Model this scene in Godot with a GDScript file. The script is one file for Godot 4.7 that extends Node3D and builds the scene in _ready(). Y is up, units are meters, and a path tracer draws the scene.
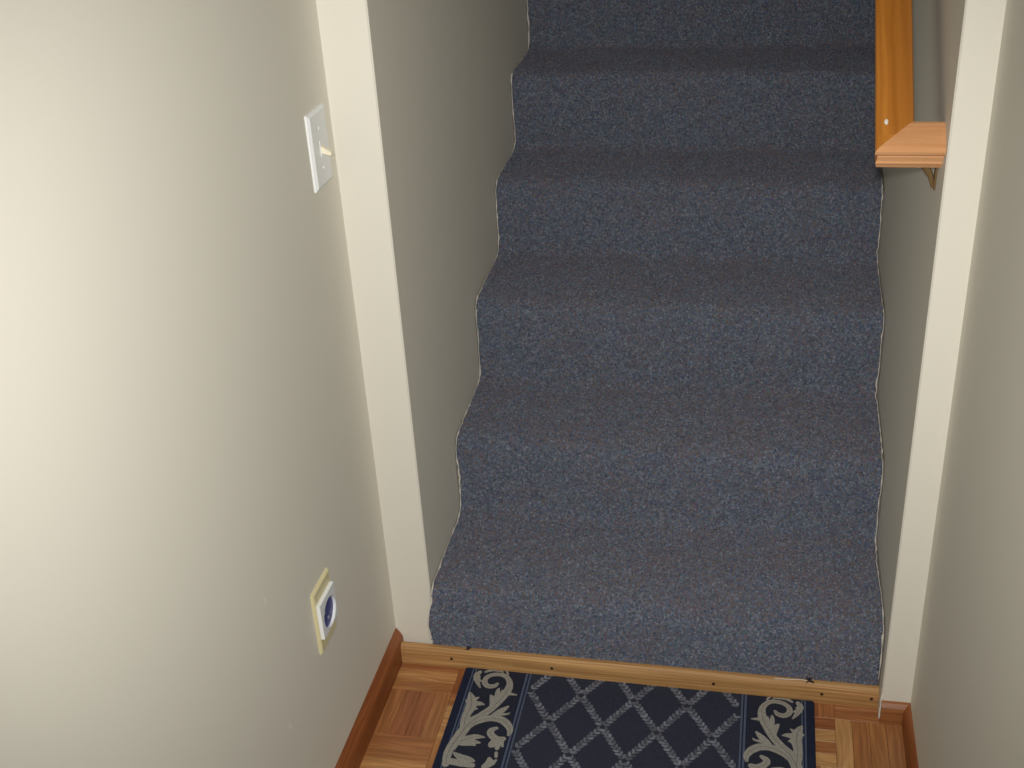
extends Node3D
# A stair foot seen from a narrow hall, lit by the flash of the camera.
# x: to the right from the left hall wall, y: up from the floor, z: towards the viewer from the end face of the left stair wall.

const WELL_L := 0.0776      # left side of the stairwell
const WELL_R := 0.9013      # right side of the stairwell
const HALL_R := 0.951       # right hall wall
const END_R := 0.0476       # end face of the right stair wall
const HALL_BACK := 3.3
const WELL_BACK := -4.1

var rng := RandomNumberGenerator.new()
var noise := FastNoiseLite.new()
var M := {}

# ---------------------------------------------------------------- helpers
func tri(st: SurfaceTool, a: Vector3, b: Vector3, c: Vector3, out: Vector3, ua := Vector2.ZERO, ub := Vector2.ZERO, uc := Vector2.ZERO) -> void:
	var n := (b - a).cross(c - a)
	if n.length_squared() < 1e-18:
		return
	n = n.normalized()
	if n.dot(out) > 0.0:
		st.set_normal(n); st.set_uv(ua); st.add_vertex(a)
		st.set_normal(n); st.set_uv(uc); st.add_vertex(c)
		st.set_normal(n); st.set_uv(ub); st.add_vertex(b)
	else:
		st.set_normal(-n); st.set_uv(ua); st.add_vertex(a)
		st.set_normal(-n); st.set_uv(ub); st.add_vertex(b)
		st.set_normal(-n); st.set_uv(uc); st.add_vertex(c)

func quad(st: SurfaceTool, a: Vector3, b: Vector3, c: Vector3, d: Vector3, out: Vector3, uvs: Array = []) -> void:
	if uvs.is_empty():
		tri(st, a, b, c, out); tri(st, a, c, d, out)
	else:
		tri(st, a, b, c, out, uvs[0], uvs[1], uvs[2]); tri(st, a, c, d, out, uvs[0], uvs[2], uvs[3])

func new_st() -> SurfaceTool:
	var st := SurfaceTool.new()
	st.begin(Mesh.PRIMITIVE_TRIANGLES)
	return st

func cbox(st: SurfaceTool, lo: Vector3, hi: Vector3, c := 0.0) -> void:
	# a box with chamfered edges: six faces, twelve edge strips, eight corners
	var mid := (lo + hi) * 0.5
	var h := (hi - lo) * 0.5
	for ax in 3:
		var b := (ax + 1) % 3
		var d := (ax + 2) % 3
		for s: float in [-1.0, 1.0]:
			var p := []
			for q in [[-1.0, -1.0], [1.0, -1.0], [1.0, 1.0], [-1.0, 1.0]]:
				var v := Vector3.ZERO
				v[ax] = s * h[ax]; v[b] = q[0] * (h[b] - c); v[d] = q[1] * (h[d] - c)
				p.append(mid + v)
			var o := Vector3.ZERO
			o[ax] = s
			var uv := []
			for v: Vector3 in p:
				uv.append(Vector2(v[b], v[d]))
			quad(st, p[0], p[1], p[2], p[3], o, uv)
		if c > 0.0:
			for s: float in [-1.0, 1.0]:
				for t: float in [-1.0, 1.0]:
					var e := []
					for k in [[-1.0, 0], [1.0, 0], [1.0, 1], [-1.0, 1]]:
						var v := Vector3.ZERO
						v[ax] = k[0] * (h[ax] - c)
						v[b] = s * (h[b] - (c if k[1] == 1 else 0.0))
						v[d] = t * (h[d] - (0.0 if k[1] == 1 else c))
						e.append(mid + v)
					var o := Vector3.ZERO
					o[b] = s; o[d] = t
					quad(st, e[0], e[1], e[2], e[3], o)
	if c > 0.0:
		for sx: float in [-1.0, 1.0]:
			for sy: float in [-1.0, 1.0]:
				for sz: float in [-1.0, 1.0]:
					tri(st, mid + Vector3(sx * h.x, sy * (h.y - c), sz * (h.z - c)), mid + Vector3(sx * (h.x - c), sy * h.y, sz * (h.z - c)), mid + Vector3(sx * (h.x - c), sy * (h.y - c), sz * h.z), Vector3(sx, sy, sz))

func extrude(st: SurfaceTool, prof: PackedVector2Array, origin: Vector3, eu: Vector3, ev: Vector3, along: Vector3) -> void:
	# prof (u, v) swept straight from origin by along, with end caps; uv: x runs along the sweep, both in metres
	var cen := Vector2.ZERO
	for p in prof:
		cen += p
	cen /= prof.size()
	var L := along.length()
	var run := 0.0
	var cw := Geometry2D.is_polygon_clockwise(prof)
	for i in prof.size():
		var p := prof[i]
		var q := prof[(i + 1) % prof.size()]
		var e := q - p
		var n2 := Vector2(e.y, -e.x)
		if cw:
			n2 = -n2
		var o := eu * n2.x + ev * n2.y
		var a := origin + eu * p.x + ev * p.y
		var b := origin + eu * q.x + ev * q.y
		quad(st, a, b, b + along, a + along, o, [Vector2(0, run), Vector2(0, run + e.length()), Vector2(L, run + e.length()), Vector2(L, run)])
		run += e.length()
	var idx := Geometry2D.triangulate_polygon(prof)
	for i in range(0, idx.size(), 3):
		var v := []
		for k in 3:
			v.append(origin + eu * prof[idx[i + k]].x + ev * prof[idx[i + k]].y)
		tri(st, v[0], v[1], v[2], -along)
		tri(st, v[0] + along, v[1] + along, v[2] + along, along)

func tube(st: SurfaceTool, pts: Array, radii: Array, sides := 8) -> void:
	var rings := []
	for i in pts.size():
		var t: Vector3 = (pts[min(i + 1, pts.size() - 1)] - pts[max(i - 1, 0)]).normalized()
		var ref := Vector3.UP if absf(t.y) < 0.9 else Vector3.RIGHT
		var u := t.cross(ref).normalized()
		var w := u.cross(t).normalized()
		var ring := []
		for k in sides:
			var an := TAU * k / sides
			ring.append(pts[i] + (u * cos(an) + w * sin(an)) * radii[i])
		rings.append(ring)
	for i in pts.size() - 1:
		for k in sides:
			var k2 := (k + 1) % sides
			quad(st, rings[i][k], rings[i][k2], rings[i + 1][k2], rings[i + 1][k], (rings[i][k] + rings[i][k2]) * 0.5 - pts[i])
	for k in sides:
		tri(st, pts[0], rings[0][k], rings[0][(k + 1) % sides], pts[0] - pts[1])
		var e := pts.size() - 1
		tri(st, pts[e], rings[e][k], rings[e][(k + 1) % sides], pts[e] - pts[e - 1])

func put(called: String, st: SurfaceTool, mat: Material, parent: Node = self) -> MeshInstance3D:
	var o := MeshInstance3D.new()
	o.name = called
	o.mesh = st.commit()
	o.material_override = mat
	o.cast_shadow = GeometryInstance3D.SHADOW_CASTING_SETTING_ON
	parent.add_child(o, true)
	return o

func thing(called: String, label: String, category: String, at := Vector3.ZERO) -> Node3D:
	var o := Node3D.new()
	o.name = called
	add_child(o, true)
	o.position = at
	o.set_meta("label", label); o.set_meta("category", category)
	return o

func structure(o: Node, label: String, category: String) -> Node:
	o.set_meta("kind", "structure"); o.set_meta("label", label); o.set_meta("category", category)
	return o

# ---------------------------------------------------------------- materials
func srgb(r: int, g: int, b: int) -> Color:
	return Color(r / 255.0, g / 255.0, b / 255.0)

func plain(c: Color, rough := 0.6, spec := 0.5) -> StandardMaterial3D:
	var m := StandardMaterial3D.new()
	m.albedo_color = c; m.roughness = rough; m.metallic_specular = spec
	return m

func noise_tex(freq: float, seed_: int, size := 512, octaves := 3) -> NoiseTexture2D:
	var n := FastNoiseLite.new()
	n.seed = seed_; n.frequency = freq; n.fractal_octaves = octaves
	var t := NoiseTexture2D.new()
	t.width = size; t.height = size; t.seamless = true; t.noise = n
	return t

func paint(c: Color) -> StandardMaterial3D:
	# rolled wall paint: faint orange-peel relief
	var m := plain(c, 0.62, 0.35)
	var t := noise_tex(0.06, 5)
	t.as_normal_map = true; t.bump_strength = 3.0
	m.normal_enabled = true; m.normal_texture = t; m.normal_scale = 0.06
	m.uv1_triplanar = true; m.uv1_world_triplanar = true; m.uv1_scale = Vector3(6, 6, 6)
	return m

func wood_image(seed_: int, w: int, h: int, lo: Color, hi: Color, fine: float) -> ImageTexture:
	# straight grain along the x axis of the picture: long streaks, darker pores
	var n1 := FastNoiseLite.new(); n1.seed = seed_; n1.frequency = 0.02; n1.fractal_octaves = 3
	var n2 := FastNoiseLite.new(); n2.seed = seed_ + 9; n2.frequency = fine; n2.fractal_octaves = 2
	var data := PackedByteArray()
	data.resize(w * h * 3)
	var r := RandomNumberGenerator.new()
	r.seed = seed_
	var k := 0
	for y in h:
		for x in w:
			var wob := n1.get_noise_2d(x * 0.25, y * 0.6) * 9.0
			var a := 0.5 + 0.55 * n2.get_noise_2d(x * 0.06, (y + wob) * 1.3) + 0.35 * n1.get_noise_2d(x * 0.12 + 300.0, y * 1.4)
			a += r.randf_range(-0.06, 0.06)
			var c := lo.lerp(hi, clampf(a, 0.0, 1.0))
			data[k] = int(c.r * 255.0); data[k + 1] = int(c.g * 255.0); data[k + 2] = int(c.b * 255.0)
			k += 3
	return ImageTexture.create_from_image(Image.create_from_data(w, h, false, Image.FORMAT_RGB8, data))

func wood(tex: Texture2D, tint: Color, rough: float, scale: Vector3, offset := Vector3.ZERO) -> StandardMaterial3D:
	var m := plain(tint, rough, 0.5)
	m.albedo_texture = tex
	m.uv1_scale = scale; m.uv1_offset = offset
	return m

func carpet_texture() -> ImageTexture:
	# blue-grey loop carpet with flecks of slate, mauve, teal and brown yarn
	var w := 512
	var h := 1024
	var yarn := [srgb(100, 108, 127), srgb(92, 101, 121), srgb(112, 117, 130), srgb(102, 98, 114), srgb(92, 108, 116), srgb(109, 103, 105), srgb(82, 89, 105), srgb(121, 126, 137)]
	var data := PackedByteArray()
	data.resize(w * h * 3)
	var r := RandomNumberGenerator.new()
	r.seed = 77
	var pick := PackedInt32Array()
	pick.resize(w * h)
	for i in w * h:
		pick[i] = r.randi() % 8
	var k := 0
	for y in h:
		for x in w:
			var i := y * w + x
			# loops are about two texels long
			var c: Color = yarn[pick[i]].lerp(yarn[pick[((y / 2) * 2) * w + (x / 2) * 2]], 0.5)
			var f := r.randf_range(0.86, 1.14)
			data[k] = clampi(int(c.r * f * 255.0), 0, 255); data[k + 1] = clampi(int(c.g * f * 255.0), 0, 255); data[k + 2] = clampi(int(c.b * f * 255.0), 0, 255)
			k += 3
	return ImageTexture.create_from_image(Image.create_from_data(w, h, false, Image.FORMAT_RGB8, data))

# ---------------------------------------------------------------- rug pattern
const SCROLL := [[18.8, 229.8, 7.6, 28.2, 194.1, 8.1, 39.3, 164.3, 7.6, 55.7, 144.0, 6.5, 69.7, 123.8, 6.2, 80.6, 100.1, 6.5, 88.6, 77.2, 6.5, 89.4, 57.3, 5.1, 81.9, 42.1, 4.3, 69.6, 35.2, 4.1, 53.6, 37.1, 4.1, 42.5, 46.5, 4.1, 41.7, 60.1, 4.6, 50.1, 68.6, 4.6, 61.4, 67.0, 4.1, 66.6, 59.7, 2.4],
	[37.5, 178.7, 3.8, 45.2, 167.0, 4.9, 58.4, 156.2, 5.9, 75.3, 149.5, 6.5, 92.6, 151.3, 6.8, 106.5, 161.7, 6.2, 113.8, 174.7, 4.6, 113.0, 187.0, 2.2],
	[88.2, 173.1, 3.2, 80.5, 179.5, 4.9, 81.1, 188.1, 5.4, 93.6, 198.4, 5.9, 106.0, 196.6, 4.3],
	[94.7, 203.4, 7.0, 89.0, 212.7, 5.9, 86.4, 218.2, 1.6],
	[97.5, 204.7, 5.9, 99.8, 221.3, 3.2],
	[102.5, 204.0, 4.9, 108.6, 215.0, 1.6],
	[26.6, 33.0, 3.2, 22.1, 43.4, 4.6, 26.9, 58.4, 3.8, 36.0, 74.4, 1.4],
	[25.6, 46.9, 4.3, 20.7, 55.4, 1.6],
	[28.7, 54.2, 3.2, 34.8, 57.3, 1.4],
	[21.0, 91.7, 2.2, 27.4, 107.7, 7.0, 30.3, 125.8, 8.1, 27.7, 146.2, 6.5, 27.9, 165.9, 6.5, 30.3, 186.8, 6.5, 23.9, 208.6, 7.0, 16.4, 240.3, 6.5, 18.7, 269.8, 5.4],
	[29.6, 111.1, 4.9, 39.2, 100.4, 1.4],
	[31.2, 118.3, 6.5, 44.2, 116.4, 4.3, 53.8, 118.0, 1.1],
	[29.4, 133.3, 4.9, 41.9, 129.6, 2.2],
	[23.9, 115.6, 4.3, 17.5, 111.0, 1.4],
	[70.2, 120.1, 4.9, 64.2, 98.7, 3.8, 60.1, 91.8, 1.4],
	[74.3, 108.4, 4.9, 71.5, 82.7, 3.8, 71.8, 71.3, 1.1],
	[79.0, 92.9, 4.3, 79.5, 75.9, 1.4],
	[93.1, 83.4, 3.8, 108.1, 85.0, 1.1],
	[74.3, 144.9, 3.8, 87.0, 130.5, 5.4, 98.5, 116.1, 1.9],
	[83.3, 138.2, 3.8, 99.9, 135.9, 1.9, 104.3, 131.6, 0.8],
	[28.0, 214.8, 7.0, 42.6, 205.8, 6.5, 55.2, 198.8, 4.9, 71.6, 197.5, 1.4],
	[35.9, 215.4, 5.9, 52.9, 211.2, 4.9, 67.1, 211.9, 1.4],
	[36.3, 217.0, 5.4, 59.7, 218.7, 1.6],
	[27.0, 242.1, 2.2, 40.4, 250.1, 5.4, 55.0, 252.9, 4.9, 65.9, 256.3, 2.2],
	[26.9, 262.0, 5.9, 47.5, 263.9, 6.5, 65.7, 266.2, 4.3],
	[91.2, 245.9, 2.7, 93.7, 257.1, 6.5, 85.7, 266.4, 3.8],
	[98.5, 256.4, 4.3, 104.1, 247.4, 1.6],
	[100.6, 231.3, 2.7, 102.2, 241.0, 2.2],
	[37.3, 31.5, 2.2, 48.2, 24.8, 3.2, 64.7, 24.9, 2.4, 71.0, 28.8, 1.1],
	[76.8, 24.0, 2.2, 81.5, 33.2, 1.4]]

const RUG_W := 643.0      # mm
const RUG_P := 297.0      # mm, length of one repeat
const RUG_S := 1.6        # texels per mm
var rug_img: Image
var rug_w: int
var rug_h: int

func dab(u: float, v: float, r: float, c: Color) -> void:
	var cx := u * RUG_S
	var cy := v * RUG_S
	var rr := r * RUG_S
	for y in range(int(floor(cy - rr)), int(ceil(cy + rr)) + 1):
		for x in range(int(floor(cx - rr)), int(ceil(cx + rr)) + 1):
			if x >= 0 and x < rug_w and (x - cx) * (x - cx) + (y - cy) * (y - cy) <= rr * rr:
				rug_img.set_pixel(x, posmod(y, rug_h), c)

func stroke(p: Array, c: Color, shrink: float, mirror: bool) -> void:
	var n := p.size() / 3
	for i in n - 1:
		var i0: int = maxi(i - 1, 0)
		var i3: int = mini(i + 2, n - 1)
		var a := Vector3(p[i * 3], p[i * 3 + 1], p[i * 3 + 2])
		var b := Vector3(p[i * 3 + 3], p[i * 3 + 4], p[i * 3 + 5])
		var pre := Vector3(p[i0 * 3], p[i0 * 3 + 1], p[i0 * 3 + 2])
		var post := Vector3(p[i3 * 3], p[i3 * 3 + 1], p[i3 * 3 + 2])
		var steps := int(ceil(a.distance_to(b) / 0.8)) + 1
		for s in steps:
			var q := a.cubic_interpolate(b, pre, post, float(s) / steps)
			var r := maxf(q.z * shrink, 0.5)
			dab(RUG_W - q.x if mirror else q.x, q.y, r, c)

func leaf(u: float, v: float, ang: float, length: float, wid: float, c: Color) -> void:
	for s in 8:
		var t := s / 7.0
		dab(u + cos(ang) * length * t, v + sin(ang) * length * t, wid * sin(PI * (0.15 + 0.8 * t)), c)

func rug_texture() -> ImageTexture:
	rug_w = int(RUG_W * RUG_S)
	rug_h = int(RUG_P * RUG_S)
	rug_img = Image.create(rug_w, rug_h, false, Image.FORMAT_RGB8)
	var navy := srgb(50, 53, 66)
	var bind := srgb(36, 41, 59)
	var pale := srgb(124, 127, 138)
	var stripe := srgb(80, 89, 108)
	var taupe := srgb(145, 142, 134)
	var vein := srgb(112, 107, 102)
	rug_img.fill(navy)
	# trellis of small leaves
	for side: float in [-1.0, 1.0]:
		for i in range(-6, 9):
			for j in range(-1, 3):
				var u0 := 226.8 + 96.8 * i
				var v0 := 69.0 + 148.5 * j
				var d := Vector2(side * 48.4, 74.25)
				var L := d.length()
				var ang := d.angle()
				for half in 2:
					var o := Vector2(u0, v0) + d * half
					var n := 9
					for k in n:
						var t := (11.0 + (L - 17.0) * k / (n - 1)) / L
						var p := o + d * t
						if p.x > 132.0 and p.x < RUG_W - 132.0:
							leaf(p.x, p.y, ang + PI + 0.7 + rng.randf_range(-0.15, 0.15), 10.5, 2.7, pale.darkened(rng.randf_range(0.0, 0.35)))
							leaf(p.x, p.y, ang + PI - 0.7 + rng.randf_range(-0.15, 0.15), 10.5, 2.7, pale.darkened(rng.randf_range(0.0, 0.35)))
	# border bands
	for e in 2:
		var f := func(a: float, b: float, c: Color) -> void:
			var x0 := a if e == 0 else RUG_W - b
			rug_img.fill_rect(Rect2i(int(x0 * RUG_S), 0, int((b - a) * RUG_S), rug_h), c)
		f.call(0.0, 12.0, bind)
		f.call(12.0, 14.5, stripe)
		f.call(14.5, 17.5, bind)
		f.call(17.5, 20.0, stripe)
		f.call(20.0, 113.0, srgb(43, 45, 57))
		f.call(113.0, 116.0, bind)
		f.call(116.0, 120.0, stripe)
		f.call(120.0, 122.5, bind)
		f.call(122.5, 126.0, stripe)
	# acanthus scrolls in the borders
	for mirror: bool in [false, true]:
		for s: Array in SCROLL:
			stroke(s, taupe, 1.2, mirror)
		for s: Array in SCROLL:
			if s.size() > 9:
				stroke(s, vein, 0.1, mirror)
	# tufts: every yarn end is a little lighter or darker than the next
	for y in range(0, rug_h):
		for x in range(0, rug_w):
			var c := rug_img.get_pixel(x, y)
			var g := rng.randf_range(0.8, 1.2)
			rug_img.set_pixel(x, y, Color(minf(c.r * g, 1.0), minf(c.g * g, 1.0), minf(c.b * g, 1.0)))
	return ImageTexture.create_from_image(rug_img)

# ---------------------------------------------------------------- stairs
var corners: Array = []          # (z, y) corners of the carpeted steps, from the floor up

func step_corners() -> Array:
	var c := [Vector2(0.0035, 0.0), Vector2(0.011, 0.085), Vector2(0.006, 0.174), Vector2(-0.246, 0.184), Vector2(-0.246, 0.352), Vector2(-0.486, 0.364), Vector2(-0.480, 0.543), Vector2(-0.725, 0.556), Vector2(-0.731, 0.717), Vector2(-0.958, 0.726), Vector2(-0.950, 0.896), Vector2(-1.183, 0.905)]
	var z := -1.180
	var y := 1.078
	for i in 8:
		c.append(Vector2(z, y)); c.append(Vector2(z - 0.240, y + 0.009))
		z -= 0.240; y += 0.180
	c[c.size() - 1] = Vector2(WELL_BACK + 0.012, y - 0.171)
	return c

func rounded(c: Array, inset: float) -> Array:
	# the corner line with each corner turned into an arc, cut into short pieces
	var out := [c[0]]
	for i in range(1, c.size() - 1):
		var p: Vector2 = c[i]
		var a: Vector2 = (c[i - 1] - p).normalized()
		var b: Vector2 = (c[i + 1] - p).normalized()
		var r: float = 0.030 if i % 2 == 0 else 0.034
		if i == 1:
			r = 0.05
		var la := minf(r, p.distance_to(c[i - 1]) * 0.45)
		var lb := minf(r, p.distance_to(c[i + 1]) * 0.45)
		for k in 7:
			var t := k / 6.0
			var p0: Vector2 = p + a * la
			var p2: Vector2 = p + b * lb
			out.append(p0.lerp(p, t).lerp(p.lerp(p2, t), t))
	out.append(c[c.size() - 1])
	# even pieces of about 12 mm
	var fine := [out[0]]
	for i in range(1, out.size()):
		var d: float = out[i].distance_to(out[i - 1])
		var n := maxi(1, int(round(d / 0.012)))
		for k in n:
			fine.append(out[i - 1].lerp(out[i], float(k + 1) / n))
	if inset != 0.0:
		var res := []
		for i in fine.size():
			var t: Vector2 = (fine[mini(i + 1, fine.size() - 1)] - fine[maxi(i - 1, 0)]).normalized()
			res.append(fine[i] - Vector2(t.y, -t.x) * inset)
		return res
	return fine

func edge_x(s: float, side: int) -> float:
	# the cut edge of the carpet wanders a little along each wall
	var n := noise.get_noise_2d(s * 900.0, side * 77.0) * 0.0022 + noise.get_noise_2d(s * 160.0, side * 31.0 + 400.0) * 0.003
	return maxf(WELL_L + 0.0040 + n, WELL_L + 0.0036) if side == 0 else minf(WELL_R - 0.0040 + n, WELL_R - 0.0036)

func build_carpet() -> void:
	var prof := rounded(corners, 0.0)
	var cols := 56
	var pos := []
	var nor := []
	var uvs := []
	var run := 0.0
	for i in prof.size():
		if i > 0:
			run += prof[i].distance_to(prof[i - 1])
		var t: Vector2 = (prof[mini(i + 1, prof.size() - 1)] - prof[maxi(i - 1, 0)]).normalized()
		var n2 := Vector2(t.y, -t.x)
		var xl := edge_x(run, 0)
		var xr := edge_x(run, 1)
		# in front of the wall ends the carpet is wrapped a little past the left corner
		xl -= 0.010 * (1.0 - smoothstep(0.10, 0.165, run)) * smoothstep(0.0, 0.09, run)
		var rp := []
		var ru := []
		for j in cols + 1:
			var f := float(j) / cols
			var x := lerpf(xl, xr, f)
			var b := noise.get_noise_2d(x * 60.0, run * 60.0) * 0.004 + rng.randf_range(-0.0006, 0.0006)
			var q: Vector2 = prof[i] + n2 * b
			if run < 0.06:
				q = prof[i]
			rp.append(Vector3(x, q.y, q.x))
			ru.append(Vector2(x / 0.8192, run / 1.6384))
		pos.append(rp); uvs.append(ru)
	var st := new_st()
	st.set_smooth_group(0)
	for i in prof.size() - 1:
		for j in cols:
			var a: Vector3 = pos[i][j]
			var b: Vector3 = pos[i][j + 1]
			var c: Vector3 = pos[i + 1][j + 1]
			var d: Vector3 = pos[i + 1][j]
			for v in [[a, uvs[i][j]], [d, uvs[i + 1][j]], [c, uvs[i + 1][j + 1]], [a, uvs[i][j]], [c, uvs[i + 1][j + 1]], [b, uvs[i][j + 1]]]:
				st.set_uv(v[1]); st.add_vertex(v[0])
	# thickness at the two cut edges
	var under := rounded(corners, 0.008)
	for i in 16:
		under[i] = prof[i]
	for i in prof.size() - 1:
		for side in 2:
			var j := 0 if side == 0 else cols
			var a: Vector3 = pos[i][j]
			var b: Vector3 = pos[i + 1][j]
			var c := Vector3(b.x, under[i + 1].y, under[i + 1].x)
			var d := Vector3(a.x, under[i].y, under[i].x)
			var q := [a, c, b, a, d, c] if side == 0 else [a, b, c, a, c, d]
			for v: Vector3 in q:
				st.set_uv(Vector2(v.y, v.z)); st.add_vertex(v)
	st.index()
	st.generate_normals()
	var root := thing("stair_carpet", "blue-grey flecked carpet running up over all the stairs", "carpet")
	put("base_cloth", st, M.carpet, root)
	# the loops of the pile, each a small dome of yarn
	var loop := new_st()
	var ring := []
	for lv in [[1.0, -0.6], [0.92, 0.35], [0.55, 0.85]]:
		var rr := []
		for k in 6:
			var an := TAU * (k + 0.5 * ring.size()) / 6.0
			rr.append(Vector3(cos(an) * lv[0], lv[1], sin(an) * lv[0]))
		ring.append(rr)
	loop.set_smooth_group(0)
	for lv in 2:
		for k in 6:
			var k2 := (k + 1) % 6
			for v: Vector3 in [ring[lv][k], ring[lv + 1][k], ring[lv][k2], ring[lv][k2], ring[lv + 1][k], ring[lv + 1][k2]]:
				loop.add_vertex(v)
	for k in 6:
		for v: Vector3 in [ring[2][k], Vector3(0, 1.0, 0), ring[2][(k + 1) % 6]]:
			loop.add_vertex(v)
	loop.index(); loop.generate_normals()
	var yarn := [srgb(100, 108, 127), srgb(92, 101, 121), srgb(112, 117, 130), srgb(102, 98, 114), srgb(92, 108, 116), srgb(109, 103, 105), srgb(82, 89, 105), srgb(121, 126, 137)]
	var lin := []
	for c: Color in yarn:
		lin.append(c.srgb_to_linear())
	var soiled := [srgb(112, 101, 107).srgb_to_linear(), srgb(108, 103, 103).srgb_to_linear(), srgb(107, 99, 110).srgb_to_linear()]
	var xf: Array[Transform3D] = []
	var col: Array[Color] = []
	run = 0.0
	var pitch := 0.0036
	var odd := false
	var left_over := 0.0
	for i in prof.size() - 1:
		var p: Vector2 = prof[i]
		var q: Vector2 = prof[i + 1]
		if p.y > 1.45:
			break
		var seg := p.distance_to(q)
		var t := (q - p).normalized()
		var n2 := Vector2(t.y, -t.x)
		var up := Vector3(0, n2.y, n2.x)
		var fwd := Vector3(0, t.y, t.x)
		var s := left_over
		while s < seg:
			var f := s / seg
			var xl: float = lerpf(pos[i][0].x, pos[i + 1][0].x, f) + 0.001
			var xr: float = lerpf(pos[i][cols].x, pos[i + 1][cols].x, f) - 0.001
			var x := xl + (pitch * 0.5 if odd else 0.0)
			odd = not odd
			while x < xr:
				var g: float = (x - pos[i][0].x) / (pos[i][cols].x - pos[i][0].x) * cols
				var j := clampi(int(g), 0, cols - 1)
				var w := clampf(g - j, 0.0, 1.0)
				var a0: Vector3 = pos[i][j].lerp(pos[i][j + 1], w)
				var a1: Vector3 = pos[i + 1][j].lerp(pos[i + 1][j + 1], w)
				var at := a0.lerp(a1, f) + Vector3(rng.randf_range(-0.001, 0.001), 0, 0) + fwd * rng.randf_range(-0.001, 0.001)
				var r := 0.0022 * rng.randf_range(0.85, 1.18)
				var bas := Basis(Vector3.RIGHT, up, Vector3.RIGHT.cross(up)) * Basis(Vector3.UP, rng.randf() * TAU) * Basis(Vector3.RIGHT, rng.randf_range(-0.4, 0.4))
				xf.append(Transform3D(bas.scaled_local(Vector3(r, r * rng.randf_range(0.8, 1.25), r * rng.randf_range(0.8, 1.3))), at))
				var shade: float = rng.randf_range(0.78, 1.22)
				# fibres browned by tread dirt lie scattered among the blue ones, thickest where feet fall
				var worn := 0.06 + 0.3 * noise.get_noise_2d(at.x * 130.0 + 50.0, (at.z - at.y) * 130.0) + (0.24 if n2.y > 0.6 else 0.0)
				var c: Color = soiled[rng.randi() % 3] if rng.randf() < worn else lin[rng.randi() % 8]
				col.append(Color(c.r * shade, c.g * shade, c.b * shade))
				x += pitch
			s += pitch * 0.87
		left_over = s - seg
	var mm := MultiMesh.new()
	mm.transform_format = MultiMesh.TRANSFORM_3D
	mm.use_colors = true
	mm.mesh = loop.commit()
	mm.instance_count = xf.size()
	for i in xf.size():
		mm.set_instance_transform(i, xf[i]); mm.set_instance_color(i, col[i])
	var pile := MultiMeshInstance3D.new()
	pile.name = "loop_pile"
	pile.multimesh = mm
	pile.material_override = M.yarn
	root.add_child(pile, true)
	pile.set_meta("kind", "stuff")
	# pale backing threads where the carpet was cut along each wall
	for side in 2:
		var bead := new_st()
		var pts := []
		var rad := []
		run = 0.0
		var last := prof.size() - 1
		for i in last:
			if i > 0:
				run += prof[i].distance_to(prof[i - 1])
			if run < 0.055:
				continue
			var t: Vector2 = (prof[i + 1] - prof[maxi(i - 1, 0)]).normalized()
			var n2 := Vector2(t.y, -t.x)
			var p: Vector3 = pos[i][0 if side == 0 else cols]
			var r := 0.0006 + 0.0022 * clampf(noise.get_noise_2d(run * 900.0, side * 50.0 + 900.0) + (0.15 if side == 0 else 0.0), 0.0, 1.0)
			pts.append(p + Vector3((-0.0004 if side == 0 else 0.0004), n2.y * 0.0022, n2.x * 0.0022))
			rad.append(r)
		tube(bead, pts, rad, 6)
		var o := put("cut_edge", bead, M.backing, root)
		o.set_meta("label", "pale frayed backing along the wall")

func build_stairs() -> void:
	var under := rounded(corners, 0.009)
	var poly := PackedVector2Array()
	for p: Vector2 in under:
		poly.append(p)
	poly.append(Vector2(WELL_BACK, -0.05)); poly.append(Vector2(under[0].x, -0.05))
	var st := new_st()
	extrude(st, poly, Vector3(WELL_L, 0, 0), Vector3(0, 0, 1), Vector3(0, 1, 0), Vector3(WELL_R - WELL_L, 0, 0))
	var o := put("stairs", st, M.rough_wood)
	structure(o, "flight of steps rising under the blue-grey carpet", "stairs")

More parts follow.
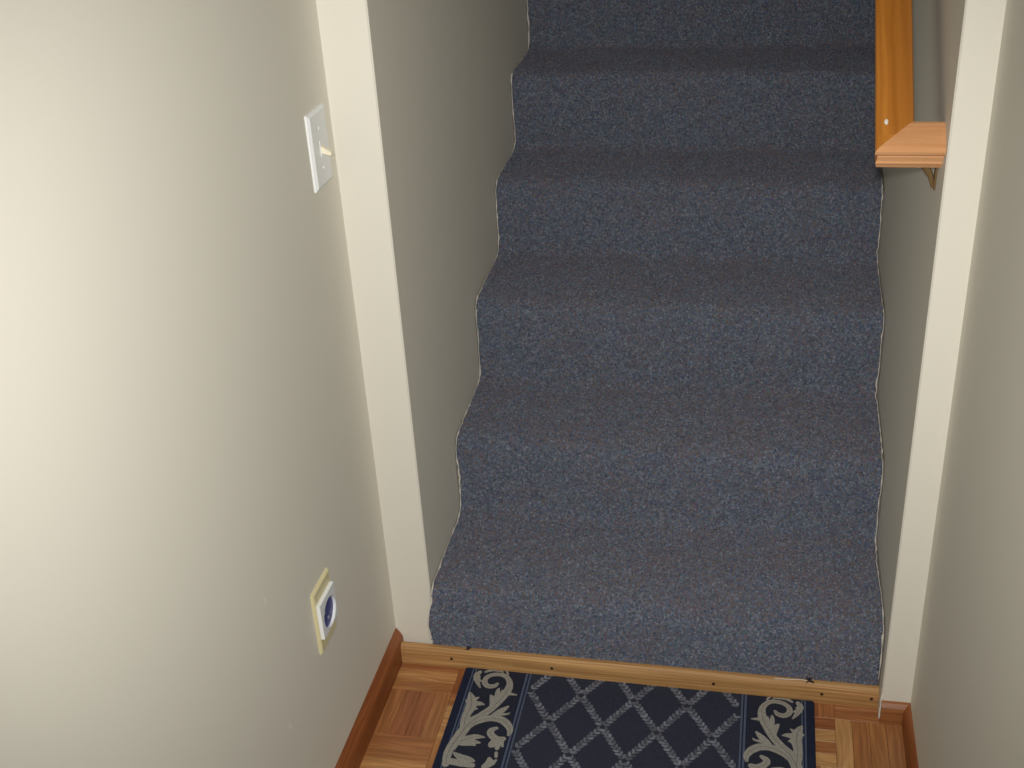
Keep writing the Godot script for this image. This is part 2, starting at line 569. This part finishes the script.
# ---------------------------------------------------------------- shell
func build_shell() -> void:
	var st := new_st()
	cbox(st, Vector3(-0.12, -0.05, 0.0), Vector3(0, 2.45, HALL_BACK))
	structure(put("wall_left", st, M.paint), "long cream painted hall wall carrying the light switch", "wall")
	for q in [[0.522, 0.491, 0.005, 0.009], [0.282, 0.487, 0.004, 0.012], [0.268, 0.505, 0.002, 0.005]]:
		var sc := new_st()
		blob(sc, Vector3(0.0, q[0], q[1]), Vector3.RIGHT, q[2], q[3])
		put("paint_scuff", sc, M.scuff, get_node("wall_left"))
	st = new_st()
	cbox(st, Vector3(HALL_R, -0.05, END_R), Vector3(HALL_R + 0.12, 2.45, HALL_BACK))
	structure(put("wall_right", st, M.paint), "cream hall wall opposite the light switch", "wall")
	for q in [[0.515, 0.334, 0.0012, 0.005], [0.609, 0.393, 0.0015, 0.004], [0.703, 0.520, 0.001, 0.005], [0.477, 0.471, 0.0015, 0.006]]:
		var sc := new_st()
		blob(sc, Vector3(HALL_R, q[0], q[1]), Vector3.LEFT, q[2], q[3])
		put("paint_scuff", sc, M.scuff, get_node("wall_right"))
	st = new_st()
	cbox(st, Vector3(-0.12, -0.05, HALL_BACK), Vector3(HALL_R + 0.12, 2.45, HALL_BACK + 0.12))
	structure(put("wall_back", st, M.paint), "cream wall closing the hall behind the viewer", "wall")
	# stair walls; the one nearer the switch shows its narrow end face to the hall
	st = new_st()
	cbox(st, Vector3(-0.12, -0.05, WELL_BACK), Vector3(WELL_L, 4.8, 0.0), 0.0025)
	structure(put("wall_stair_left", st, M.paint), "painted stairwell wall beside the switch with narrow cream end face", "wall")
	st = new_st()
	cbox(st, Vector3(WELL_R, -0.05, WELL_BACK), Vector3(HALL_R + 0.12, 4.8, END_R), 0.0025)
	var wr := put("wall_stair_right", st, M.paint)
	structure(wr, "painted stairwell wall carrying the wooden handrail", "wall")
	# bare plaster along the chipped lower corner of that wall
	var chip := new_st()
	var pts := []
	var rad := []
	for i in 14:
		pts.append(Vector3(WELL_R + 0.0006 + 0.001 * rng.randf_range(-1, 1), 0.002 + i * 0.0042, END_R - 0.0008 + 0.0006 * rng.randf_range(-1, 1)))
		rad.append(0.0012 + 0.0012 * rng.randf())
	tube(chip, pts, rad, 6)
	put("chipped_corner", chip, M.plaster, wr).set_meta("label", "white chipped plaster at the bottom corner")
	st = new_st()
	cbox(st, Vector3(WELL_L, -0.05, WELL_BACK - 0.12), Vector3(WELL_R, 4.8, WELL_BACK))
	structure(put("wall_stair_top", st, M.paint), "painted wall at the head of the stairs", "wall")
	st = new_st()
	cbox(st, Vector3(WELL_L, 2.15, -0.1), Vector3(WELL_R, 4.8, 0.0))
	structure(put("wall_front", st, M.paint), "painted wall over the stair opening", "wall")
	st = new_st()
	cbox(st, Vector3(-0.12, 2.45, 0.0), Vector3(HALL_R + 0.12, 2.57, HALL_BACK + 0.12))
	structure(put("ceiling", st, M.ceiling), "white hall ceiling", "ceiling")
	st = new_st()
	cbox(st, Vector3(-0.12, 4.8, WELL_BACK - 0.12), Vector3(HALL_R + 0.12, 4.92, 0.0))
	structure(put("ceiling", st, M.ceiling), "white ceiling high over the stairs", "ceiling")

func blob(st: SurfaceTool, at: Vector3, out: Vector3, hz: float, hy: float) -> void:
	# a smear of filler on a wall, hardly thicker than the paint
	var rim := []
	for k in 14:
		var an := TAU * k / 14.0
		var f := rng.randf_range(0.6, 1.15)
		rim.append(at + out * 0.00008 + Vector3(0, sin(an) * hy * f, cos(an) * hz * f + sin(an) * hy * 0.3))
	for k in 14:
		tri(st, at + out * 0.0004, rim[k], rim[(k + 1) % 14], out)

func parquet_mesh(length: float, width: float) -> ArrayMesh:
	var st := new_st()
	var hx := length * 0.5 - 0.00025
	var hz := width * 0.5 - 0.00025
	var b := 0.0003
	var top := 0.0
	var low := -0.006
	var p := [Vector3(-hx, 0, -hz), Vector3(hx, 0, -hz), Vector3(hx, 0, hz), Vector3(-hx, 0, hz)]
	var i := [Vector3(-hx + b, top, -hz + b), Vector3(hx - b, top, -hz + b), Vector3(hx - b, top, hz - b), Vector3(-hx + b, top, hz - b)]
	var uv := func(v: Vector3) -> Vector2: return Vector2(v.x + length * 0.5, v.z + width * 0.5)
	quad(st, i[0], i[1], i[2], i[3], Vector3.UP, [uv.call(i[0]), uv.call(i[1]), uv.call(i[2]), uv.call(i[3])])
	for k in 4:
		var a: Vector3 = p[k]
		var c: Vector3 = p[(k + 1) % 4]
		var o := (a + c) * 0.5
		var ad := Vector3(a.x, top - b, a.z)
		var cd := Vector3(c.x, top - b, c.z)
		quad(st, i[k], i[(k + 1) % 4], cd, ad, o + Vector3.UP * 0.02, [uv.call(a), uv.call(c), uv.call(c), uv.call(a)])
		quad(st, ad, cd, Vector3(c.x, low, c.z), Vector3(a.x, low, a.z), o, [uv.call(a), uv.call(c), uv.call(c), uv.call(a)])
	return st.commit()

func build_floor() -> void:
	var st := new_st()
	cbox(st, Vector3(-0.12, -0.05, -0.06), Vector3(HALL_R + 0.12, -0.003, HALL_BACK + 0.12))
	var floor_ := put("floor", st, M.subfloor)
	structure(floor_, "honey-brown mosaic parquet floor of small strips laid in squares", "floor")
	var B := 0.116
	var W := B / 4.0
	var mesh := parquet_mesh(B, W)
	var rest := new_st()
	for field in 2:
		var x0 := 0.0125 if field == 0 else 0.8255
		var z0 := 0.0925 if field == 0 else 0.0575
		var cols := range(-1, 3) if field == 0 else range(-4, 2)
		for ci: int in cols:
			for ri in range(-1, 28):
				var across := posmod(ci + ri, 2) == 0      # strips pointing along the hall
				for k in 4:
					var cx := x0 + ci * B + B * 0.5
					var cz := z0 + ri * B + B * 0.5
					var off := (k - 1.5) * W
					var at := Vector3(cx + off, 0, cz) if across else Vector3(cx, 0, cz + off)
					if at.x < 0.0 or at.x > HALL_R or at.z > HALL_BACK:
						continue
					at.y = rng.randf_range(-0.0005, 0.0)
					var turn := (PI / 2) if across else 0.0
					if rng.randf() < 0.5:
						turn += PI
					if ri < 5:
						var o := MeshInstance3D.new()
						o.name = "parquet_strip"
						o.mesh = mesh
						o.material_override = M.parquet[rng.randi() % M.parquet.size()]
						floor_.add_child(o, true)
						o.position = at; o.rotation.y = turn
					else:
						rest.append_from(mesh, 0, Transform3D(Basis(Vector3.UP, turn), at))
	put("parquet_field", rest, M.parquet[0], floor_).set_meta("kind", "stuff")

func build_trim() -> void:
	# baseboards: flat face, sloping top
	var prof := PackedVector2Array([Vector2(0, 0), Vector2(0.0128, 0), Vector2(0.0128, 0.046), Vector2(0.0112, 0.052), Vector2(0.0078, 0.058), Vector2(0, 0.068)])
	var st := new_st()
	extrude(st, prof, Vector3(0, 0, 0.0), Vector3(1, 0, 0), Vector3(0, 1, 0), Vector3(0, 0, HALL_BACK))
	structure(put("baseboard_left", st, M.base), "reddish-brown wooden baseboard under the outlet", "baseboard")
	var low := PackedVector2Array([Vector2(0, 0), Vector2(0.0115, 0), Vector2(0.0115, 0.031), Vector2(0.0095, 0.036), Vector2(0.004, 0.043), Vector2(0, 0.045)])
	st = new_st()
	extrude(st, low, Vector3(HALL_R, 0, END_R), Vector3(-1, 0, 0), Vector3(0, 1, 0), Vector3(0, 0, HALL_BACK - END_R))
	structure(put("baseboard_right", st, M.base), "low wooden baseboard along the wall opposite the outlet", "baseboard")
	st = new_st()
	extrude(st, low, Vector3(WELL_R + 0.001, 0, END_R), Vector3(0, 0, 1), Vector3(0, 1, 0), Vector3(HALL_R - WELL_R - 0.001, 0, 0))
	structure(put("baseboard_front", st, M.base_light), "short piece of baseboard across the narrow stair wall end", "baseboard")
	# pale wooden strip screwed down in front of the lowest riser
	var tp := PackedVector2Array([Vector2(0.0085, 0), Vector2(0.022, 0), Vector2(0.0225, 0.003), Vector2(0.0225, 0.030), Vector2(0.0217, 0.036), Vector2(0.0195, 0.0402), Vector2(0.0165, 0.0424), Vector2(0.0125, 0.0430), Vector2(0.0085, 0.0428)])
	st = new_st()
	extrude(st, tp, Vector3(0.0130, 0, 0.0), Vector3(0, 0, 1), Vector3(0, 1, 0), Vector3(WELL_R - 0.0005 - 0.0130, 0, 0))
	var strip := put("trim_1", st, M.strip)
	structure(strip, "pale wooden strip screwed across the foot of the stairs", "trim")
	for x: float in [0.1133, 0.3085, 0.6095, 0.8023, 0.8885]:
		var s := new_st()
		tube(s, [Vector3(x, 0.0225, 0.0215), Vector3(x, 0.0225, 0.0231)], [0.0034, 0.0030], 10)
		put("screw", s, M.screw, strip)

# ---------------------------------------------------------------- things
func build_rug() -> void:
	var x0 := 0.144
	var x1 := 0.787
	var z0 := 0.0245
	var z1 := 2.4
	var y := 0.0065
	var root := thing("runner_rug", "navy runner rug with leaf trellis and taupe scroll borders", "rug")
	var st := new_st()
	var nz := 120
	var nx := 24
	var P := []
	for i in nz + 1:
		var row := []
		for j in nx + 1:
			var z := lerpf(z0, z1, float(i) / nz)
			var x := lerpf(x0, x1, float(j) / nx)
			row.append(Vector3(x, y + 0.0006 * noise.get_noise_2d(x * 300.0, z * 300.0), z))
		P.append(row)
	st.set_smooth_group(0)
	for i in nz:
		for j in nx:
			for v: Vector3 in [P[i][j], P[i][j + 1], P[i + 1][j + 1], P[i][j], P[i + 1][j + 1], P[i + 1][j]]:
				st.set_uv(Vector2((v.x - x0) * 1000.0 / RUG_W, v.z * 1000.0 / RUG_P)); st.add_vertex(v)
	st.index(); st.generate_normals()
	put("woven_face", st, M.rug, root)
	# bound edges, a little rounded
	for e in 2:
		var b := new_st()
		var x := x0 if e == 0 else x1
		var pts := []
		var rad := []
		for i in 81:
			pts.append(Vector3(x, 0.0036, lerpf(z0 + 0.002, z1, i / 80.0)))
			rad.append(0.0034)
		tube(b, pts, rad, 8)
		put("edge_binding", b, M.binding, root)
	var bk := new_st()
	cbox(bk, Vector3(x0, 0.0004, z0), Vector3(x1, y - 0.0008, z1))
	put("backing", bk, M.binding, root)

func build_switch() -> void:
	var root := thing("light_switch", "white toggle light switch plate on the cream hall wall", "light switch", Vector3(0, 1.0430, 0.0705))
	var st := new_st()
	plate(st, 0.0355, 0.0580, 0.0, 0.0062, 0.0045)
	put("plate", st, M.white, root)
	st = new_st()
	cbox(st, Vector3(0.0058, -0.0125, -0.0055), Vector3(0.0070, 0.0125, 0.0055), 0.0004)
	put("toggle_slot", st, M.white, root)
	st = new_st()
	extrude(st, PackedVector2Array([Vector2(0.0065, 0.004), Vector2(0.0065, -0.007), Vector2(0.0215, -0.0105), Vector2(0.0225, -0.0085), Vector2(0.0215, -0.005)]), Vector3(0, 0, -0.0038), Vector3(1, 0, 0), Vector3(0, 1, 0), Vector3(0, 0, 0.0076))
	put("toggle", st, M.ivory, root).set_meta("label", "ivory toggle pointing down")
	for s: float in [-1.0, 1.0]:
		st = new_st()
		tube(st, [Vector3(0.0060, s * 0.030, 0), Vector3(0.0071, s * 0.030, 0)], [0.0032, 0.0026], 10)
		put("screw", st, M.white, root)

func plate(st: SurfaceTool, hz: float, hy: float, x0: float, x1: float, bev: float) -> void:
	# a wall plate facing +x with a sloping rim
	var a := []
	var b := []
	for q in [[-1.0, -1.0], [1.0, -1.0], [1.0, 1.0], [-1.0, 1.0]]:
		a.append(Vector3(x0, q[1] * hy, q[0] * hz))
		b.append(Vector3(x1, q[1] * (hy - bev), q[0] * (hz - bev)))
	var m := []
	for v: Vector3 in a:
		m.append(Vector3(lerpf(x0, x1, 0.45), v.y, v.z))
	quad(st, b[0], b[1], b[2], b[3], Vector3.RIGHT)
	for i in 4:
		var j := (i + 1) % 4
		var o: Vector3 = (a[i] + a[j]) * 0.5
		o.x = 0
		quad(st, a[i], a[j], m[j], m[i], o)
		quad(st, m[i], m[j], b[j], b[i], o + Vector3.RIGHT * 0.02)
	quad(st, a[0], a[1], a[2], a[3], Vector3.LEFT)

func build_outlet() -> void:
	var root := thing("wall_outlet", "ivory wall plate carrying a white square socket with round blue face", "outlet", Vector3(0, 0.3580, 0.3110))
	var st := new_st()
	plate(st, 0.0365, 0.0585, 0.0, 0.0050, 0.0030)
	put("back_plate", st, M.ivory_plate, root)
	# white square front with a round well
	var front := 0.0112
	var floor_x := 0.0062
	var h := 0.0325
	var cy := 0.0025
	var R := 0.0262
	st = new_st()
	var n := 48
	for i in n:
		var a0 := TAU * i / n
		var a1 := TAU * (i + 1) / n
		var c0 := Vector2(cos(a0), sin(a0))
		var c1 := Vector2(cos(a1), sin(a1))
		var s0 := c0 * (h / maxf(absf(c0.x), absf(c0.y)))
		var s1 := c1 * (h / maxf(absf(c1.x), absf(c1.y)))
		var v := func(c: Vector2, x: float) -> Vector3: return Vector3(x, cy + c.y, c.x)
		var dn := Vector2(-0.0025, -0.0045)
		quad(st, v.call(c0 * R + dn, front), v.call(c1 * R + dn, front), v.call(s1, front), v.call(s0, front), Vector3.RIGHT)
		quad(st, v.call(c0 * R + dn, front), v.call(c1 * R + dn, front), v.call(c1 * R + dn, floor_x), v.call(c0 * R + dn, floor_x), Vector3(0, -c0.y, -c0.x))
		quad(st, v.call(s0, front), v.call(s1, front), v.call(s1, 0.0045), v.call(s0, 0.0045), Vector3(0, c0.y, c0.x))
	put("front_cover", st, M.white, root).set_meta("label", "white square cover with a round opening")
	st = new_st()
	tube(st, [Vector3(0.0050, cy - 0.0045, -0.0025), Vector3(floor_x + 0.0003, cy - 0.0045, -0.0025)], [R + 0.0005, R + 0.0005], 40)
	var face := put("socket_face", st, M.blue, root)
	face.set_meta("label", "dark blue round socket face")
	for s: float in [-1.0, 1.0]:
		st = new_st()
		tube(st, [Vector3(floor_x, cy - 0.0075 + s * 0.0085, 0.003 + s * 0.006), Vector3(floor_x + 0.0012, cy - 0.0075 + s * 0.0085, 0.003 + s * 0.006)], [0.0030, 0.0028], 12)
		put("contact_hole", st, M.grey_plastic, face)

func build_handrail() -> void:
	var th := deg_to_rad(35.9)
	var es := Vector3(0, sin(th), -cos(th))      # up the slope
	var en := Vector3(0, cos(th), sin(th))
	var ex := Vector3(1, 0, 0)
	var o := Vector3(0.8343, 1.0121, -0.0141)
	var root := thing("handrail", "orange-brown wooden handrail with mitred return to the stairwell wall", "handrail", Vector3.ZERO)
	var prof := [Vector2(-0.0195, 0.0), Vector2(-0.0215, 0.0012), Vector2(-0.0222, 0.008), Vector2(-0.0234, 0.011), Vector2(-0.0234, 0.014), Vector2(-0.0224, 0.016), Vector2(-0.0220, 0.026), Vector2(-0.0205, 0.0285), Vector2(-0.0208, 0.0315), Vector2(-0.0258, 0.0340), Vector2(-0.0265, 0.0380), Vector2(-0.0262, 0.0425), Vector2(-0.0242, 0.0458), Vector2(-0.0195, 0.0476), Vector2(-0.010, 0.0482), Vector2(0.0, 0.0484)]
	var full := prof.duplicate()
	for i in range(prof.size() - 2, -1, -1):
		full.append(Vector2(-prof[i].x, prof[i].y))
	var rail := new_st()
	var ret := new_st()
	var L := 3.1
	var wall := WELL_R - o.x
	var run := 0.0
	for i in full.size():
		var p: Vector2 = full[i]
		var q: Vector2 = full[(i + 1) % full.size()]
		var d := q - p
		var n2 := Vector2(-d.y, d.x)
		var a := o + ex * p.x + es * p.x + en * p.y
		var b := o + ex * q.x + es * q.x + en * q.y
		var a1 := o + ex * p.x + es * L + en * p.y
		var b1 := o + ex * q.x + es * L + en * q.y
		var w := d.length()
		quad(rail, a, b, b1, a1, ex * n2.x + en * n2.y, [Vector2(p.x, run), Vector2(q.x, run + w), Vector2(L, run + w), Vector2(L, run)])
		var a2 := o + ex * wall + es * p.x + en * p.y
		var b2 := o + ex * wall + es * q.x + en * q.y
		quad(ret, a, b, b2, a2, es * n2.x + en * n2.y, [Vector2(p.x, run), Vector2(q.x, run + w), Vector2(wall, run + w), Vector2(wall, run)])
		run += w
	var top := PackedVector2Array(full)
	var idx := Geometry2D.triangulate_polygon(top)
	for i in range(0, idx.size(), 3):
		var v := []
		for k in 3:
			v.append(o + ex * top[idx[i + k]].x + es * L + en * top[idx[i + k]].y)
		tri(rail, v[0], v[1], v[2], es)
	put("rail", rail, M.rail, root)
	var rt := put("return_piece", ret, M.rail_end, root)
	rt.set_meta("label", "paler mitred end piece meeting the wall")
	# a dab of white paint on the rail
	var dabst := new_st()
	var dc := o + ex * -0.012 + es * 0.022 + en * 0.0481
	var fan := []
	for k in 10:
		var an := TAU * k / 10
		var r := 0.0030 + 0.0012 * rng.randf()
		fan.append(dc + ex * cos(an) * r * 0.8 + es * sin(an) * r * 1.5)
	for k in 10:
		tri(dabst, dc + en * 0.0007, fan[k], fan[(k + 1) % 10], en)
	put("paint_fleck", dabst, M.plaster, root)
	# bracket from the underside to the wall
	var br := Node3D.new()
	br.name = "bracket"
	root.add_child(br, true)
	br.set_meta("label", "small dark bronze bracket under the return")
	var st := new_st()
	var z := -0.030
	tube(st, [Vector3(0.8700, 1.003, z), Vector3(0.8790, 0.998, z), Vector3(0.8870, 0.988, z), Vector3(0.8930, 0.978, z), Vector3(0.8960, 0.968, z), Vector3(0.8975, 0.960, z)], [0.0070, 0.0066, 0.0058, 0.0046, 0.0036, 0.0024], 10)
	put("arm", st, M.bronze, br)
	st = new_st()
	cbox(st, Vector3(0.8985, 0.957, z - 0.007), Vector3(WELL_R, 0.996, z + 0.007), 0.001)
	put("wall_plate", st, M.bronze, br)

func build_lint() -> void:
	# bits of loose fibre lying on the wooden strip
	var spots := [[Vector3(0.1465, 0.0434, 0.0140), 0.0046, "small dark blue fibre tuft on the strip nearer the outlet"], [Vector3(0.7795, 0.0437, 0.0145), 0.0066, "larger dark fibre tuft at the end of the white thread"]]
	for s in spots:
		var st := new_st()
		var c: Vector3 = s[0]
		for k in 16:
			var d := Vector3(rng.randf_range(-1, 1), rng.randf_range(-0.15, 1.1), rng.randf_range(-0.7, 0.7)).normalized()
			var e := d + Vector3(rng.randf_range(-1, 1), rng.randf_range(-0.6, 0.6), rng.randf_range(-1, 1)) * 0.7
			var r: float = s[1]
			tube(st, [c - d * r * 0.3, c + d * r * 0.6, c + d * r + e * r * 0.35], [0.0010, 0.0011, 0.0006], 5)
		var o := put("fibre_tuft", st, M.dark_fibre)
		o.set_meta("label", s[2]); o.set_meta("category", "lint")
	var th := new_st()
	var pts := []
	var rad := []
	for i in 17:
		var f := i / 16.0
		pts.append(Vector3(lerpf(0.718, 0.775, f), 0.0437 + 0.0006 * sin(f * 9.0), 0.0150 + 0.0014 * sin(f * 5.0 + 1.0)))
		rad.append(0.0008)
	tube(th, pts, rad, 6)
	var t := put("loose_thread", th, M.backing)
	t.set_meta("label", "short white thread lying along the wooden strip below the carpet"); t.set_meta("category", "thread")

# ---------------------------------------------------------------- main
func _ready() -> void:
	rng.seed = 4711
	noise.seed = 21; noise.frequency = 0.05; noise.fractal_octaves = 2
	# camera
	var cam := Camera3D.new()
	cam.name = "camera"
	add_child(cam)
	cam.basis = Basis(Vector3.UP, deg_to_rad(13.076)) * Basis(Vector3.RIGHT, deg_to_rad(-28.138)) * Basis(Vector3.BACK, deg_to_rad(-3.514))
	cam.position = Vector3(0.6593, 1.5606, 1.7187)
	cam.fov = 35.633
	cam.near = 0.02
	cam.current = true
	var env := Environment.new()
	env.background_mode = Environment.BG_COLOR
	env.background_color = Color(0.02, 0.02, 0.02)
	env.tonemap_mode = Environment.TONE_MAPPER_LINEAR
	env.tonemap_exposure = 1.0
	env.sdfgi_enabled = true; env.ssao_enabled = true; env.ssil_enabled = true
	var we := WorldEnvironment.new()
	we.name = "world_environment"
	we.environment = env
	add_child(we)
	# the camera's flash, a small window just over the lens
	var flash := SpotLight3D.new()
	flash.name = "camera_flash"
	add_child(flash)
	flash.basis = cam.basis * Basis(Vector3.RIGHT, deg_to_rad(-0.5))
	flash.position = cam.position + cam.basis * Vector3(-0.01, 0.05, 0.0)
	flash.spot_angle = 39.0
	flash.spot_angle_attenuation = 0.9
	flash.spot_range = 12.0
	flash.spot_attenuation = 2.0
	flash.light_size = 0.02
	flash.light_energy = 3.1
	flash.light_color = Color(1.0, 0.99, 0.972)
	flash.shadow_enabled = true
	make_materials()
	build_shell()
	build_floor()
	corners = step_corners()
	build_stairs()
	build_trim()
	build_carpet()
	build_rug()
	build_handrail()
	build_switch()
	build_outlet()
	build_lint()

func make_materials() -> void:
	M.paint = paint(srgb(221, 217, 204))
	M.ceiling = plain(srgb(236, 234, 228), 0.8)
	M.plaster = plain(srgb(226, 222, 212), 0.8)
	M.scuff = plain(srgb(229, 226, 214), 0.7)
	M.backing = plain(srgb(208, 202, 190), 0.85)
	M.subfloor = plain(srgb(70, 42, 24), 0.8)
	M.rough_wood = plain(srgb(112, 106, 102), 0.85)
	var grain := wood_image(3, 512, 256, srgb(196, 182, 168), srgb(255, 250, 244), 0.09)
	M.parquet = []
	var tints := [srgb(186, 132, 82), srgb(198, 150, 98), srgb(176, 120, 76), srgb(162, 104, 66), srgb(206, 162, 110), srgb(182, 128, 82)]
	for i in tints.size():
		M.parquet.append(wood(grain, tints[i], 0.38, Vector3(2.6, 5.2, 1), Vector3(0.13 * i, 0.31 * i, 0)))
	M.base = wood(grain, srgb(154, 92, 50), 0.4, Vector3(1.4, 6, 1))
	M.base_light = wood(grain, srgb(160, 106, 62), 0.4, Vector3(1.4, 6, 1), Vector3(0.3, 0.2, 0))
	M.strip = wood(grain, srgb(198, 158, 106), 0.42, Vector3(1.05, 7, 1), Vector3(0.02, 0.5, 0))
	var rail_grain := wood_image(12, 512, 256, srgb(176, 116, 50), srgb(214, 150, 74), 0.03)
	M.rail = wood(rail_grain, srgb(240, 226, 200), 0.32, Vector3(1.2, 5, 1))
	M.rail_end = wood(wood_image(31, 256, 256, srgb(196, 138, 90), srgb(226, 172, 124), 0.05), Color.WHITE, 0.34, Vector3(2.2, 5, 1), Vector3(0.4, 0.7, 0))
	M.screw = plain(srgb(46, 36, 28), 0.5)
	M.white = plain(srgb(232, 234, 234), 0.3)
	M.ivory = plain(srgb(236, 228, 200), 0.35)
	M.ivory_plate = plain(srgb(214, 204, 160), 0.38)
	M.blue = plain(srgb(38, 44, 122), 0.4)
	M.grey_plastic = plain(srgb(150, 152, 168), 0.45)
	M.bronze = plain(srgb(112, 88, 56), 0.45)
	M.dark_fibre = plain(srgb(30, 36, 48), 0.9)
	M.yarn = plain(Color.WHITE, 0.95, 0.15)
	M.yarn.vertex_color_use_as_albedo = true
	M.carpet = plain(Color.WHITE, 0.95, 0.15)
	M.carpet.albedo_texture = carpet_texture()
	var rt := noise_tex(0.25, 8, 512, 2)
	rt.as_normal_map = true; rt.bump_strength = 8.0
	M.carpet.normal_enabled = true; M.carpet.normal_texture = rt; M.carpet.normal_scale = 0.6
	M.rug = plain(Color.WHITE, 0.95, 0.15)
	M.rug.albedo_texture = rug_texture()
	M.binding = plain(srgb(36, 41, 60), 0.9, 0.15)
